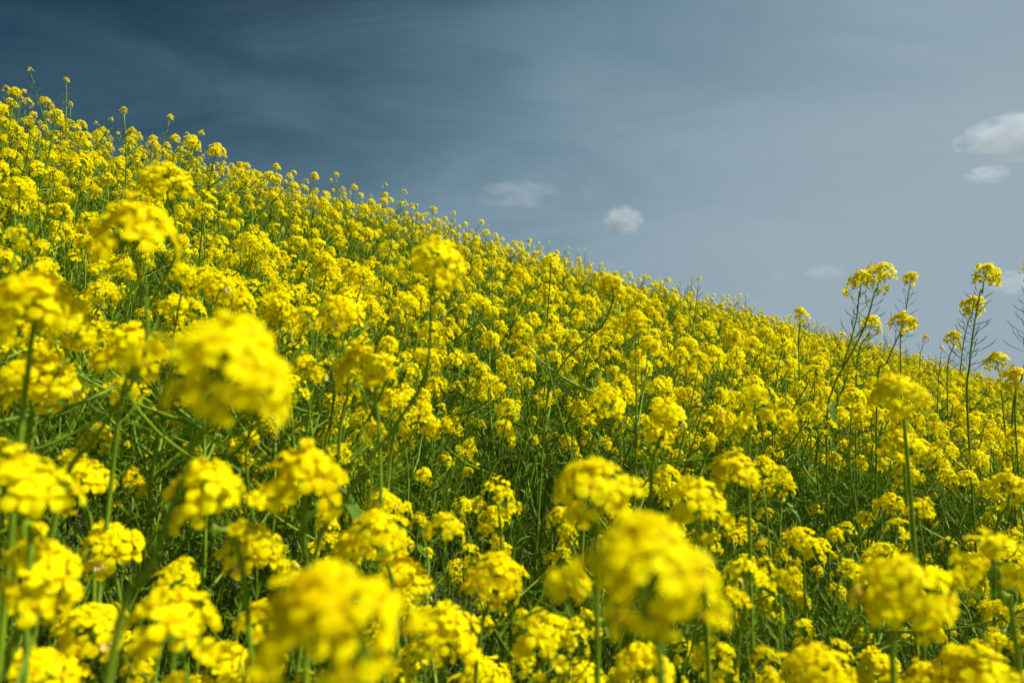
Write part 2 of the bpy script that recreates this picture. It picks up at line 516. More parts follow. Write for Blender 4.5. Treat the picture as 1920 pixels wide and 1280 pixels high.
def make_plant(rng, height=PLANT_H, nb=5, tall=False):
    """spec of a plant: stem, branches, pods, leaves as geometry; heads as (variant, matrix)"""
    tips = []
    sp = {'branch': [], 'heads': [], 'pods': MB(), 'leaves': MB(), 'stem': MB()}
    lean = Vector((rng.uniform(-.07, .07), rng.uniform(-.07, .07), 0))
    ctrl = [Vector((0, 0, -0.04))]
    for t in (0.3, 0.6, 0.85, 1.0):
        ctrl.append(Vector((lean.x * t * t + rng.uniform(-.012, .012), lean.y * t * t + rng.uniform(-.012, .012), height * t)))
    path = smooth_path(ctrl, 4)
    n = len(path)
    sp['stem'].tube(path, [0.0040 - 0.0027 * (i / (n - 1)) for i in range(n)], 5, STEM)
    az = rng.uniform(0, 6.28)

    def top(pth, small):
        d = (pth[-1] - pth[-3]).normalized()
        d = (d + Vector((0, 0, 0.8))).normalized()
        k = rng.randrange(7) if not small else rng.choice((0, 2, 4, 7, 8, 9, 9, 14, 15))
        s = rng.uniform(0.64, 0.92) * (0.80 if small else 1.0) * (0.68 if tall else 1.0)
        tips.append(pth[-1])
        sp['heads'].append((k, Matrix.Translation(pth[-1] + d * 0.042 * s) @ to_dir(d) @ Matrix.Rotation(rng.uniform(0, 6.28), 4, 'Z') @ Matrix.Diagonal((s, s, s, 1))))
    top(path, False)
    plen = rng.uniform(0.16, 0.26)
    for a in pods_along(rng, path, plen, rng.randint(10, 20) + (8 if tall else 0), sp['pods']):
        pod_into(a[0], rng, a[1], a[2], a[3], a[4])
    for b in range(nb):
        for tries in range(12):                  # the heads keep clear of each other
            t = rng.uniform(0.36, 0.82)
            p0 = path[int(t * (n - 1))]
            az += 2.4 + rng.uniform(-.5, .5)
            reach = rng.uniform(0.06, 0.26) * (1.15 - 0.4 * t)
            ztop = height * rng.uniform(0.83, 1.0) if rng.random() < 0.78 else height * rng.uniform(0.55, 0.8)
            ztop = max(ztop, p0.z + 0.09)
            o = Vector((math.cos(az), math.sin(az), 0))
            bc = [p0, p0 + o * reach * 0.55 + Vector((0, 0, (ztop - p0.z) * 0.33)),
                  p0 + o * reach * 0.92 + Vector((rng.uniform(-.01, .01), rng.uniform(-.01, .01), (ztop - p0.z) * 0.72)),
                  p0 + o * reach * 1.08 + Vector((rng.uniform(-.015, .015), rng.uniform(-.015, .015), (ztop - p0.z)))]
            if all((q - bc[-1]).xy.length > 0.066 or abs(q.z - bc[-1].z) > 0.2 for q in tips):
                break
        bp = smooth_path(bc, 4)
        m = len(bp)
        bm = MB(); bm.tube(bp, [0.0026 - 0.0014 * i / (m - 1) for i in range(m)], 4, STEM)
        sp['branch'].append(bm)
        top(bp, rng.random() < 0.55)
        for a in pods_along(rng, bp, rng.uniform(0.10, 0.22), rng.randint(9, 17), sp['pods']):
            pod_into(a[0], rng, a[1], a[2], a[3], a[4])
        if rng.random() < 0.6:
            leaf_into(sp['leaves'], rng, p0, az + rng.uniform(-.3, .3), rng.uniform(.04, .09), rng.uniform(.004, .010))
    for b in range(4):
        leaf_into(sp['leaves'], rng, path[rng.randint(2, 9)], rng.uniform(0, 6.28), rng.uniform(.05, .11), rng.uniform(.004, .009))
    return sp


rngp = random.Random(5)
PLANTS = [make_plant(rngp, PLANT_H * rngp.uniform(0.94, 1.05), nb) for nb in (7, 7, 8, 8, 6, 8, 8, 7, 6, 8)]
# taller plants with long bare pod stalks that stand out of the canopy
PLANTS += [make_plant(rngp, PLANT_H * rngp.uniform(1.08, 1.18), nb, tall=True) for nb in (1, 2)]
for sp in PLANTS:
    sp['stem_mesh'] = sp['stem'].mesh('stem')
    sp['branch_mesh'] = [b.mesh('branch') for b in sp['branch']]
    sp['pod_mesh'] = sp['pods'].mesh('seed_pods')
    sp['leaf_mesh'] = sp['leaves'].mesh('leaves')


def merged_plant(sp, heads, hs=1.0):
    mb = MB(); I = Matrix.Identity(4)
    for g in (sp['stem'], *sp['branch'], sp['pods'], sp['leaves']):
        mb.merge(g, I)
    for k, m in sp['heads']:
        mb.merge(heads[k], m @ Matrix.Translation((0, 0, -0.04 * (1 - hs))) @ Matrix.Diagonal((hs, hs, hs, 1)))
    return mb


# ------------------------------------------------------------------ building one plant as a thing
GROUP = 'flowering rapeseed plants on the slope'
n_flower = 0


def link(name, data, parent=None, mtx=None):
    o = bpy.data.objects.new(name, data)
    col.objects.link(o)
    if parent is not None:
        o.parent = parent
    if mtx is not None:
        o.matrix_local = mtx
    return o


def head_object(parent, k, mtx, pieces):
    """a flower head; near ones have each flower as a piece of its own"""
    global n_flower
    if not pieces:
        return link('flower_head', HEAD_FULL_MESH[k], parent, mtx)
    h = link('flower_head', HEAD_FRAME_MESH[k], parent, mtx)
    for fk, fm in HEADS[k][1]:
        link('flower', FL_MESH[fk], h, fm)
        n_flower += 1
    return h


def plant_thing(sp, mtx, label, pieces):
    root = link('rapeseed_plant', None, None, mtx)
    root.empty_display_size = 0.05
    root['label'] = label; root['category'] = 'plant'; root['group'] = GROUP
    link('stem', sp['stem_mesh'], root)
    for b in sp['branch_mesh']:
        link('branch', b, root)
    for k, m in sp['heads']:
        head_object(root, k, m, pieces)
    pd = link('seed_pods', sp['pod_mesh'], root); pd['kind'] = 'stuff'
    lf = link('leaves', sp['leaf_mesh'], root); lf['kind'] = 'stuff'
    return root


# ------------------------------------------------------------------ the plants one can pick out in the photograph
# landmark phrase, label, [(head px, py, width in px, stem pixels downwards...)], pods on each stalk, real head width
HERO = [
 ('the huge blurred head', 'huge blurred yellow flower head on a dark leaning stem, nearest of the upper ones', [(428, 650, 262, [(372, 815), (330, 930), (285, 1060), (200, 1290)])], 0),
 ('the big round head low at centre right', 'big blurred round flower head low in front, right of the middle', [(1200, 1030, 268, [(1188, 1150), (1160, 1290)])], 0),
 ('the blurred head at the bottom edge', 'very large blurred flower head at the bottom edge, left of the middle', [(600, 1135, 290, [(600, 1215), (598, 1320)])], 0),
 ('the blurred head at the left edge', 'blurred flower head on an upright stem, cut by the left edge at mid height', [(75, 545, 165, [(62, 610), (52, 700), (35, 850)])], 2),
 ('the forked stem with two heads', 'forked stem carrying two blurred heads, one above the other, below the skyline', [(250, 408, 152, [(258, 500), (275, 600), (262, 690), (180, 820), (105, 965)]), (310, 328, 92, [(320, 380), (331, 470), (277, 580)])], 4),
 ('the lone head on a long curved stem', 'lone blurred head on a long pale stem curving down to the left', [(822, 480, 116, [(808, 545), (806, 640), (795, 710), (740, 800), (690, 865), (640, 950), (590, 1050)])], 5),
 ('the head on a thin bent stem', 'soft yellow head on a thin bent stem between the huge head and the curved stem', [(635, 576, 90, [(636, 610), (650, 690), (652, 740), (636, 830)])], 8),
 ('the ball-like head beneath the huge one', 'ball-like blurred head just beneath and right of the huge blurred one', [(575, 872, 155, [(572, 945), (570, 1030), (575, 1130)])], 0),
 ('the head cut by the left edge', 'wide blurred head cut by the left edge, below mid height', [(32, 893, 185, [(40, 980), (30, 1110)])], 0),
 ('the head crossed by the dark stem', 'blurred head crossed by the dark leaning stem of the huge one', [(385, 905, 160, [(385, 990), (395, 1110)])], 0),
 ('the tall-stalked head low at right', 'large sharp-edged head with drooping pale blossoms, low at the right', [(1690, 1085, 172, [(1688, 1150), (1690, 1300)])], 3),
 ('the flat-topped head', 'flat-topped head with few large blossoms, beside a pale slanting stalk', [(1418, 745, 94, [(1410, 790), (1404, 900)])], 6),
 ('the twin heads against the sky', 'twin heads on long leaning pod stalks, standing out against the sky', [(1651, 508, 62, [(1641, 545), (1622, 610), (1592, 670), (1563, 725), (1550, 810)]), (1615, 521, 60, [(1611, 548), (1604, 605), (1576, 700)])], 30),
 ('the small head between the sky stalks', 'small head on a bare pod stalk, between the twin heads and the tallest one', [(1708, 518, 31, [(1705, 540), (1699, 580), (1688, 650)])], 20),
 ('the round head below the small one', 'round head on a leaning dark stem, right below the small sky-high one', [(1694, 599, 55, [(1689, 622), (1662, 680), (1645, 725)])], 12),
 ('the tallest head near the right edge', 'tall upright pod stalk with a head against the sky and a second lower head', [(1850, 510, 61, [(1838, 548), (1825, 620), (1818, 685), (1814, 770)]), (1826, 567, 47, [(1818, 596), (1807, 640), (1800, 700)])], 32),
 ('the little head under the tallest', 'little head at the skyline just left of the tallest pod stalk', [(1788, 629, 35, [(1790, 650), (1784, 715)])], 8),
 ('the tiny head at the skyline', 'tiny single head peeping over the skyline between the leaning stalks', [(1735, 631, 16, [(1733, 645), (1730, 690)])], 6),
 ('the head behind the twin stalks', 'yellow head half hidden behind the leaning pod stalks of the twin heads', [(1635, 605, 50, [(1630, 628), (1615, 700)])], 8),
 ('the pods at the right edge', 'dark pod stalk at the right edge, only its pods reaching into view', [(1942, 492, 52, [(1938, 530), (1930, 620), (1918, 700), (1898, 790)])], 36),
 ('the head on the far ridge shoulder', 'soft head rising from the ridge left of the twin pod stalks', [(1500, 586, 37, [(1498, 605), (1490, 670)])], 8),
 ('the wide head below the sky stalks', 'wide bright head in the field below the round head and the sky stalks', [(1672, 724, 98, [(1680, 765), (1670, 860)])], 6),
 ('the dome right of the tallest stalk', 'domed head on the skyline between the tallest stalk and the right edge', [(1868, 672, 46, [(1870, 700), (1866, 770)])], 6),
 ('the soft head at the right edge', 'soft yellow head at the right edge just under the skyline', [(1900, 705, 62, [(1898, 740), (1885, 830)])], 6),
 ('the cluster behind the big round head', 'cluster of blossoms rising behind and left of the big round head', [(1112, 893, 150, [(1115, 970), (1105, 1080)])], 3),
 ('the dim head at the lower left', 'dim blurred head low at the left, behind the leaning dark stem', [(318, 1150, 172, [(322, 1230), (330, 1330)])], 0),
 ('the head at the lower left edge', 'blurred head near the left edge under the wide cut one', [(72, 1062, 165, [(80, 1140), (70, 1270)])], 0),
 ('the head under the big round one', 'bright head at the bottom edge directly under the big round one', [(1210, 1243, 128, [(1212, 1310), (1205, 1400)])], 2),
 ('the ragged head at the bottom', 'ragged dense head at the bottom edge, left of the drooping pale-blossomed one', [(1532, 1243, 135, [(1535, 1310), (1530, 1400)])], 2),
 ('the head in the bottom right corner', 'broad head in the bottom right corner', [(1832, 1248, 145, [(1835, 1320), (1830, 1410)])], 2),
 ('the long drooping raceme', 'long drooping raceme of separate blossoms right of the big round head', [(1398, 1072, 104, [(1402, 1140), (1396, 1260)]), (1425, 1135, 84, [(1420, 1180), (1400, 1250)])], 2),
 ('the head low at centre', 'blurred head low at the centre, right of the very large bottom one', [(832, 1168, 132, [(836, 1235), (840, 1330)])], 2),
 ('the head beside the dark gap', 'head of glossy blossoms just left below the dark gap in the plants', [(932, 1062, 115, [(936, 1120), (930, 1220)])], 4),
 ('the head beside the ball-like one', 'bright head two steps right of the ball-like blurred one', [(702, 985, 122, [(706, 1050), (700, 1150)])], 4),
 ('the head above the low centre one', 'crowded head between the very large bottom one and the dark gap', [(752, 1068, 112, [(755, 1125), (760, 1230)])], 3),
 ('the sharp head left of the dark gap', 'sharp little cluster of separate blossoms at the left rim of the dark gap', [(935, 925, 92, [(938, 975), (945, 1080)])], 6),
 ('the second cluster at the dark gap', 'second sharp blossom cluster directly below the one at the rim of the gap', [(925, 968, 76, [(930, 1010), (940, 1090)])], 4),
 ('the wide head at the lower right edge', 'wide loose head at the right edge, low down', [(1862, 1040, 158, [(1868, 1115), (1860, 1230)])], 3),
 ('the head in the green patch', 'small sharp head alone in the dark green patch at the right', [(1502, 1012, 82, [(1504, 1060), (1500, 1160)])], 8),
 ('the head above the green patch', 'head with forked blossoms on a long thin stalk above the dark green patch', [(1377, 868, 98, [(1372, 920), (1366, 1030)])], 8),
 ('the head over the big round one', 'sharp bright head just above and right of the big round one', [(1300, 928, 122, [(1305, 990), (1300, 1080)])], 5),
 ('the leaning head on a dark stem', 'head on a long dark stem arching up to the right below the ridge', [(1146, 531, 62, [(1150, 556), (1133, 605), (1085, 650), (1050, 690), (1025, 760)])], 5),
 ('the upright head below the ridge', 'upright head on a straight stalk left of the arching dark stem', [(1033, 491, 48, [(1032, 520), (1028, 575), (1024, 650)])], 6),
 ('the head right of the huge one', 'broad head immediately right of the huge blurred one', [(675, 672, 112, [(680, 730), (672, 830)])], 5),
 ('the loose head by the curved stem', 'loose head half behind the long curved stem', [(752, 745, 88, [(756, 790), (760, 880)])], 5),
 ('the ball head left of the gap', 'neat ball-shaped head on a thin stalk above the dark gap', [(1062, 826, 50, [(1062, 852), (1056, 930)])], 8),
 ('the head at the heart of the field', 'dense head at the middle of the field, right above the neat ball', [(1140, 742, 82, [(1144, 785), (1140, 870)])], 8),
 ('the head right of the field heart', 'dense head with many pods below, right of the middle of the field', [(1248, 772, 84, [(1252, 815), (1250, 910)])], 8),
 ('the head under the left edge one', 'pale yellow head under the upright-stemmed one at the left edge', [(82, 692, 128, [(86, 760), (92, 880)])], 3),
 ('the head by the forked stem', 'crowded head behind the forked stem at left', [(252, 640, 118, [(254, 700), (248, 800)])], 4),
 ('the head over the drooping one', 'head with two large glossy blossoms above the green patch, far right', [(1697, 880, 66, [(1698, 918), (1705, 1000)])], 6),
 ('the head under the wide right one', 'sharp head between the wide bright head and the glossy-blossomed one', [(1690, 828, 82, [(1695, 870), (1700, 960)])], 6),
 ('the upper head at the right edge', 'bright head at the right edge, below the soft one', [(1893, 905, 84, [(1895, 950), (1890, 1040)])], 4),
 ('the head in the bottom left corner', 'dim blurred head in the bottom left corner', [(60, 1255, 150, [(62, 1330), (60, 1430)])], 0),
 ('the loose blossoms by the twin bottom heads', 'loose head with few open blossoms at the bottom edge beneath the long raceme', [(1335, 1228, 112, [(1338, 1290), (1335, 1390)])], 2),
 ('the pair by the dark stem', 'blurred head left of the dark leaning stem, under mid height', [(150, 885, 112, [(152, 945), (150, 1050)])], 2),
 ('the head under the crossed one', 'soft head below the one crossed by the dark leaning stem', [(468, 1008, 118, [(470, 1070), (475, 1170)])], 2),
 ('the dim head left of the dark stem', 'dim head close to the left of the dark leaning stem, low down', [(200, 1010, 118, [(204, 1070), (200, 1170)])], 2),
 ('the head low in the middle', 'crowded head low in the middle, left of the big round one', [(1015, 1178, 118, [(1020, 1240), (1015, 1340)])], 2),
 ('the bottom head left of centre', 'head cut by the bottom edge just right of the very large one', [(905, 1262, 112, [(908, 1320), (905, 1400)])], 1),
 ('the bottom head beside the dim one', 'blurred head cut by the bottom edge between the dim head and the very large one', [(425, 1245, 125, [(428, 1310), (425, 1400)])], 0),
 ('the dim head above the corner', 'dim blurred head above the bottom left corner', [(165, 1165, 130, [(168, 1230), (165, 1330)])], 1),
 ('the bottom head right of centre', 'head cut by the bottom edge left of the one under the big round head', [(1090, 1262, 105, [(1092, 1320), (1090, 1400)])], 1),
 ('the dark little head at the bottom', 'small dim head low down between the ragged head and the corner one', [(1640, 1238, 88, [(1645, 1290), (1640, 1380)])], 3),
]


def px_head_scale(d, z):
    return d / 1280 * z / HEAD_D


HEAD_PIX = []            # (px, py, radius px, depth) of every head of these plants
STALK_PIX = []           # points along their stalks
rh = random.Random(77)


def hero_plant(name_phrase, label, heads, pods):
    root = None
    stem_path = None
    for hi_, (px, py, d, trail) in enumerate(heads):
        real = HEAD_D * (1.0 if d > 40 else 0.86) * rh.uniform(0.96, 1.04)
        z = real * 1280 / d
        if d < 20:
            z *= 0.8
        c = at(px, py, z)
        if len(trail) == 2:                       # short stalks lean a little, each its own way
            ln_ = rh.uniform(-0.45, 0.45) * d
            trail = [(trail[0][0] + ln_ * 0.3, trail[0][1]), (trail[1][0] + ln_, trail[1][1])]
        zt = [z * (1 + 0.015 * i) for i in range(1, len(trail) + 1)]
        pts = [at(x, y, q) for (x, y), q in zip(trail, zt)]
        s = px_head_scale(d, z)
        axis = (c - pts[0]).normalized()
        axis = (axis + Vector((0, 0, 0.35))).normalized()
        attach = c - axis * 0.046 * s
        ctrl = [attach] + pts
        if hi_ == 0:
            last, prev = ctrl[-1], ctrl[-2]
            slope = (last - prev); slope = slope / max(0.01, abs(slope.z))
            gx, gy = last.x + slope.x * 0.12, last.y + slope.y * 0.12
            gz = ground_z(gx, gy)
            if last.z - gz > 0.12:
                ctrl.append(Vector(((last.x * 0.4 + gx * 0.6), (last.y * 0.4 + gy * 0.6), last.z * 0.5 + gz * 0.5)))
            ctrl.append(Vector((gx, gy, gz - 0.03)))
            base = Vector((gx, gy, gz))
            root = link('rapeseed_plant', None, None, Matrix.Translation(base))
            root.empty_display_size = 0.05
            root['label'] = label; root['category'] = 'plant'; root['group'] = GROUP
        path = [p - root.location for p in smooth_path(ctrl[::-1], 6)]
        n = len(path)
        mb = MB()
        r0, r1 = (0.0034, 0.0014) if hi_ == 0 else (0.0020, 0.0012)
        if d < 70:
            r0, r1 = r0 * 0.85, r1 * 0.9
        mb.tube(path, [r0 + (r1 - r0) * i / (n - 1) for i in range(n)], 6, STEM)
        link('stem' if hi_ == 0 else 'branch', mb.mesh('stem' if hi_ == 0 else 'branch'), root)
        mtx = Matrix.Translation(c - root.location) @ to_dir(axis) @ Matrix.Rotation(rh.uniform(0, 6.28), 4, 'Z') 
        k = rh.randrange(7) if 'loose' not in label and 'few' not in label and 'separate' not in label else rh.choice((7, 8, 9))
        if d > 85 and k < 7:
            k = 10 + rh.randrange(3) if d < 200 else 13
        wide = 1.07 if k >= 10 else 1.0
        mtx = mtx @ Matrix.Diagonal((s * wide, s * wide, s * (0.94 if k >= 10 else 1.0), 1))
        head_object(root, k, mtx, True)
        HEAD_PIX.append((px, py, d / 2, z))
        way = [(px, py)] + trail if len(trail) > 3 else []
        for (xa, ya), (xb, yb) in zip(way, way[1:]):          # keep the visible stalk clear of other heads
            for q in range(6):
                STALK_PIX.append((xa + (xb - xa) * q / 6, ya + (yb - ya) * q / 6, z))
        if pods:
            np_ = pods if hi_ == 0 else int(pods * 0.8)
            ln = 0.22 if pods > 15 else 0.14
            for mb2, p, ax, az, sc in pods_along(rh, path, ln, np_, None, skip=0.02):
                one = MB(); pod_into(one, rh, Vector((0, 0, 0)), ax, az, sc * 1.35)
                link('seed_pod', one.mesh('seed_pod'), root, Matrix.Translation(p))
        if hi_ == 0:
            stem_path = path
            # a few leaves low on the stem
            lm = MB()
            for q in range(2):
                leaf_into(lm, rh, path[rh.randint(1, max(2, n // 3))], rh.uniform(0, 6.28), rh.uniform(.05, .1), rh.uniform(.004, .008))
            lo = link('leaves', lm.mesh('leaves'), root); lo['kind'] = 'stuff'
    return root


for h in HERO:
    hero_plant(*h)

# ------------------------------------------------------------------ all other plants of the slope
# where the photograph shows open green instead of blossoms: px, py, half width, half height, share left out
GAPS = [(985, 905, 70, 70, 0.9), (990, 1000, 55, 60, 0.85), (1560, 960, 140, 55, 0.75), (1770, 950, 85, 55, 0.7), (1560, 1120, 85, 65, 0.75), (1480, 1170, 65, 55, 0.7), (1690, 1200, 60, 50, 0.45),
        (310, 800, 50, 40, 0.5), (150, 760, 50, 35, 0.4), (1010, 690, 50, 40, 0.3), (1830, 1140, 60, 40, 0.4), (1000, 780, 40, 30, 0.4)]

rs = random.Random(2024)
MAXPX = 140
cand = []
STEP = 1.0 / math.sqrt(38)
u0, u1, v0, v1 = -4.5, 6.0, -5.0, 44.0
for iu in range(int((u1 - u0) / STEP)):
    for iv in range(int((v1 - v0) / STEP)):
        u = u0 + (iu + rs.random()) * STEP
        v = v0 + (iv + rs.random()) * STEP
        seed = rs.random()
        p = UD * u + VD * v
        dist = math.hypot(p.x, p.y)
        ang = math.degrees(math.atan2(p.x, p.y))
        if dist > 3.0 and not (-62 < ang < 66):
            continue
        if dist < 0.12 or (dist < 2.2 and seed > 0.84):
            continue
        if u > 5.2 and dist > 12 and seed < 0.4:
            continue
        cand.append((dist, p.x, p.y, seed, 1.0))
        if dist > 4.0 and seed < 0.5:
            cand.append((dist, p.x + rs.uniform(-.1, .1), p.y + rs.uniform(-.1, .1), 1 - seed, rs.uniform(0.9, 1.0)))
        if dist < 3.6 and p.y > 0.2:              # shorter plants that fill the foot of the slope near by
            cand.append((dist, p.x + rs.uniform(-.1, .1), p.y + rs.uniform(-.1, .1), seed, rs.uniform(0.62, 0.84)))
cand.sort()


def head_pixels(sp, mtx):
    r = []
    for k, m in sp['heads']:
        w = mtx @ m
        q = pix(w.translation)
        if q:
            s = w.to_scale().x
            r.append((q[0], q[1], s * HEAD_D * 1280 / q[2], q[2]))
    return r


individual, rest = [], []
for dist, x, y, seed, low in cand:
    for attempt in range(7):
        tall = rs.random() < 0.13 and dist > 2.0
        k = rs.randrange(10) if not tall else 10 + rs.randrange(2)
        sp = PLANTS[k]
        s = rs.gauss(1.0, 0.075)
        s = min(1.18, max(0.80, s))
        s *= low * (1.0 - 0.055 * attempt)
        tilt = Vector((-UD.x * 0.10 + rs.uniform(-.09, .09), -UD.y * 0.10 + rs.uniform(-.09, .09), 1)).normalized()
        mtx = Matrix.Translation((x, y, ground_z(x, y))) @ to_dir(tilt) @ Matrix.Rotation(rs.uniform(0, 6.28), 4, 'Z') @ Matrix.Diagonal((s, s, s, 1))
        hp = head_pixels(sp, mtx)
        ok = True
        vis = [q for q in hp if -60 < q[0] < 1980 and -60 < q[1] < 1340]
        for qx, qy, qd, qz in hp:
            if not (-150 < qx < 2070 and qy < 1400):
                continue
            if qd > MAXPX:
                ok = False; break
            for hx, hy, hr, hz in HEAD_PIX:
                if qz < hz and (qx - hx) ** 2 + (qy - hy) ** 2 < (qd / 2 + hr * 0.8) ** 2:
                    ok = False; break
            if not ok:
                break
            for hx, hy, hz in STALK_PIX:
                if qz < hz and hy < 1280 and (qx - hx) ** 2 + (qy - hy) ** 2 < (qd * 0.5) ** 2:
                    ok = False; break
            if not ok:
                break
            if 1560 < qx and qy < 655 - (1920 - qx) * 0.12:
                ok = False; break
            for gx, gy, gw, gh, gp in GAPS:
                if ((qx - gx) / gw) ** 2 + ((qy - gy) / gh) ** 2 < 1 and seed < gp:
                    ok = False; break
            if not ok:
                break
        if ok:
            break
    if not ok:
        continue
    score = max((q[2] for q in vis), default=0)
    rec = (dist, k, mtx, vis, score)
    if vis:
        individual.append(rec)
    else:
        rest.append(rec)
individual.sort(key=lambda r: -r[4])
N_IND = 300 - len(HERO)
rest += individual[N_IND:]
individual = individual[:N_IND]

# labels: what each carries and where it stands next to a plant one can find
NUM = ['no', 'one', 'two', 'three', 'four', 'five', 'six', 'seven', 'eight', 'nine']
ORD = ['', 'next', 'second', 'third', 'fourth', 'fifth', 'sixth', 'seventh', 'eighth', 'ninth', 'tenth', 'eleventh', 'twelfth', 'thirteenth', 'fourteenth', 'fifteenth',
       'sixteenth', 'seventeenth', 'eighteenth', 'nineteenth', 'twentieth']
land = [(h[0], h[2][0][0], h[2][0][1]) for h in HERO]
buckets = {}
for i, r in enumerate(individual):
    best = max(r[3], key=lambda q: q[2])
    cx, cy = min(1915, max(5, best[0])), min(1275, max(5, best[1]))
    ph, hx, hy = min(land, key=lambda l: (l[1] - cx) ** 2 + (l[2] - cy) ** 2)
    dx, dy = cx - hx, cy - hy
    side = ('right of' if dx > 0 else 'left of') if abs(dx) > abs(dy) else ('below' if dy > 0 else 'above')
    buckets.setdefault((ph, side), []).append(((dx * dx + dy * dy), i))
labels = {}
for (ph, side), lst in buckets.items():
    for rank, (_, i) in enumerate(sorted(lst), 1):
        nh = len(PLANTS[individual[i][1]]['heads'])
        labels[i] = f'{NUM[nh]}-headed yellow plant, {ORD[min(20, rank)]} one {side} {ph}'

for i, r in enumerate(individual):
    pieces = r[4] > 52 and n_flower < 9000
    plant_thing(PLANTS[r[1]], r[2], labels[i], pieces)


def instancer(name, protos, recs, near_first=True):
    """one object of kind stuff: the plants too many and too small to pick out"""
    pc = bpy.data.collections.new(name + '_sources')
    for i, me in enumerate(protos):
        pc.objects.link(bpy.data.objects.new(f'source_{i:02d}_{name}', me))
    me = bpy.data.meshes.new(name)
    n = len(recs)
    pos = np.empty((n, 3), np.float32); rot = np.empty((n, 3), np.float32); scl = np.empty(n, np.float32); idx = np.empty(n, np.int32)
    for i, (k, m) in enumerate(recs):
        loc, q, s = m.decompose()
        e = q.to_euler('XYZ')
        pos[i] = loc; rot[i] = (e.x, e.y, e.z); scl[i] = s.x; idx[i] = k
    me.vertices.add(n)
    me.vertices.foreach_set('co', pos.ravel())
    for nm, ty, fld, data in (('rot', 'FLOAT_VECTOR', 'vector', rot.ravel()), ('scl', 'FLOAT', 'value', scl), ('idx', 'INT', 'value', idx)):
        a = me.attributes.new(nm, ty, 'POINT'); a.data.foreach_set(fld, data)
    o = bpy.data.objects.new(name, me); col.objects.link(o)
    ng = bpy.data.node_groups.new(name, 'GeometryNodeTree')
    ng.interface.new_socket('Geometry', in_out='INPUT', socket_type='NodeSocketGeometry')
    ng.interface.new_socket('Geometry', in_out='OUTPUT', socket_type='NodeSocketGeometry')
    g = ng.nodes.new
    gi, go = g('NodeGroupInput'), g('NodeGroupOutput')
    ci = g('GeometryNodeCollectionInfo'); ci.inputs['Collection'].default_value = pc
    ci.inputs['Separate Children'].default_value = True; ci.inputs['Reset Children'].default_value = True
    ip = g('GeometryNodeInstanceOnPoints'); ip.inputs['Pick Instance'].default_value = True

    def na(nm, ty):
        x = g('GeometryNodeInputNamedAttribute'); x.data_type = ty; x.inputs['Name'].default_value = nm
        return x.outputs['Attribute']
    e2r = g('FunctionNodeEulerToRotation')
    ng.links.new(na('rot', 'FLOAT_VECTOR'), e2r.inputs[0])
    ng.links.new(gi.outputs[0], ip.inputs['Points'])
    ng.links.new(ci.outputs[0], ip.inputs['Instance'])
    ng.links.new(na('idx', 'INT'), ip.inputs['Instance Index'])
    ng.links.new(e2r.outputs[0], ip.inputs['Rotation'])
    ng.links.new(na('scl', 'FLOAT'), ip.inputs['Scale'])
    ng.links.new(ip.outputs[0], go.inputs[0])
    md = o.modifiers.new('scatter', 'NODES'); md.node_group = ng
    o['kind'] = 'stuff'
    return o


hi_p = [merged_plant(sp, HEAD_FULL, 0.80).mesh('plant') for sp in PLANTS]
lo_p = [merged_plant(sp, HEAD_LO, 0.69).mesh('plant') for sp in PLANTS]
np_ = len(PLANTS)
fld = instancer('rapeseed_field', hi_p + lo_p, [(r[1] + (np_ if r[0] > 4.5 else 0), r[2]) for r in rest])
fld['label'] = 'mass of yellow flowering rapeseed covering the slope up to the ridge'
fld['category'] = 'rapeseed'


# ------------------------------------------------------------------ green undergrowth between the plants
def tuft(rng):
    mb = MB()
    for i in range(9):
        x, y = rng.uniform(-.09, .09), rng.uniform(-.09, .09)
        h = rng.uniform(0.30, 0.62)
        lx, ly = rng.uniform(-.16, .16), rng.uniform(-.16, .16)
        c = [Vector((x, y, -.02)), Vector((x + lx * .25, y + ly * .25, h * .5)), Vector((x + lx, y + ly, h))]
        pth = smooth_path(c, 4)
        mb.tube(pth, [0.0022 - 0.0013 * k / (len(pth) - 1) for k in range(len(pth))], 3, STEM, cap=False)
        for a in pods_along(rng, pth, h * .6, rng.randint(8, 15), mb, skip=0.0):
            pod_into(a[0], rng, a[1], a[2], a[3], a[4] * 1.15)
    for i in range(4):
        leaf_into(mb, rng, Vector((rng.uniform(-.06, .06), rng.uniform(-.06, .06), rng.uniform(.05, .35))), rng.uniform(0, 6.28), rng.uniform(.06, .14), rng.uniform(.003, .007))
    return mb


rt = random.Random(9)
TUFTS = [tuft(rt).mesh('tuft') for _ in range(8)]
trec = []
for d, x, y, seed, low in cand:
    if d > 11 or low < 0.9:
        continue
    for q in range(2 if d < 2.5 else 1):
        xx, yy = x + rt.uniform(-.12, .12), y + rt.uniform(-.12, .12)
        dd = math.hypot(xx, yy)
        if dd < 0.35:
            continue
        s = rt.uniform(0.8, 1.12) * (0.8 if dd < .8 else 1)
        trec.append((rt.randrange(8), Matrix.Translation((xx, yy, ground_z(xx, yy))) @ Matrix.Rotation(rt.uniform(0, 6.28), 4, 'Z') @ Matrix.Diagonal((s, s, s, 1))))
und = instancer('undergrowth', TUFTS, trec)
und['label'] = 'tangle of thin green stalks and pods below the blossoms'
und['category'] = 'undergrowth'


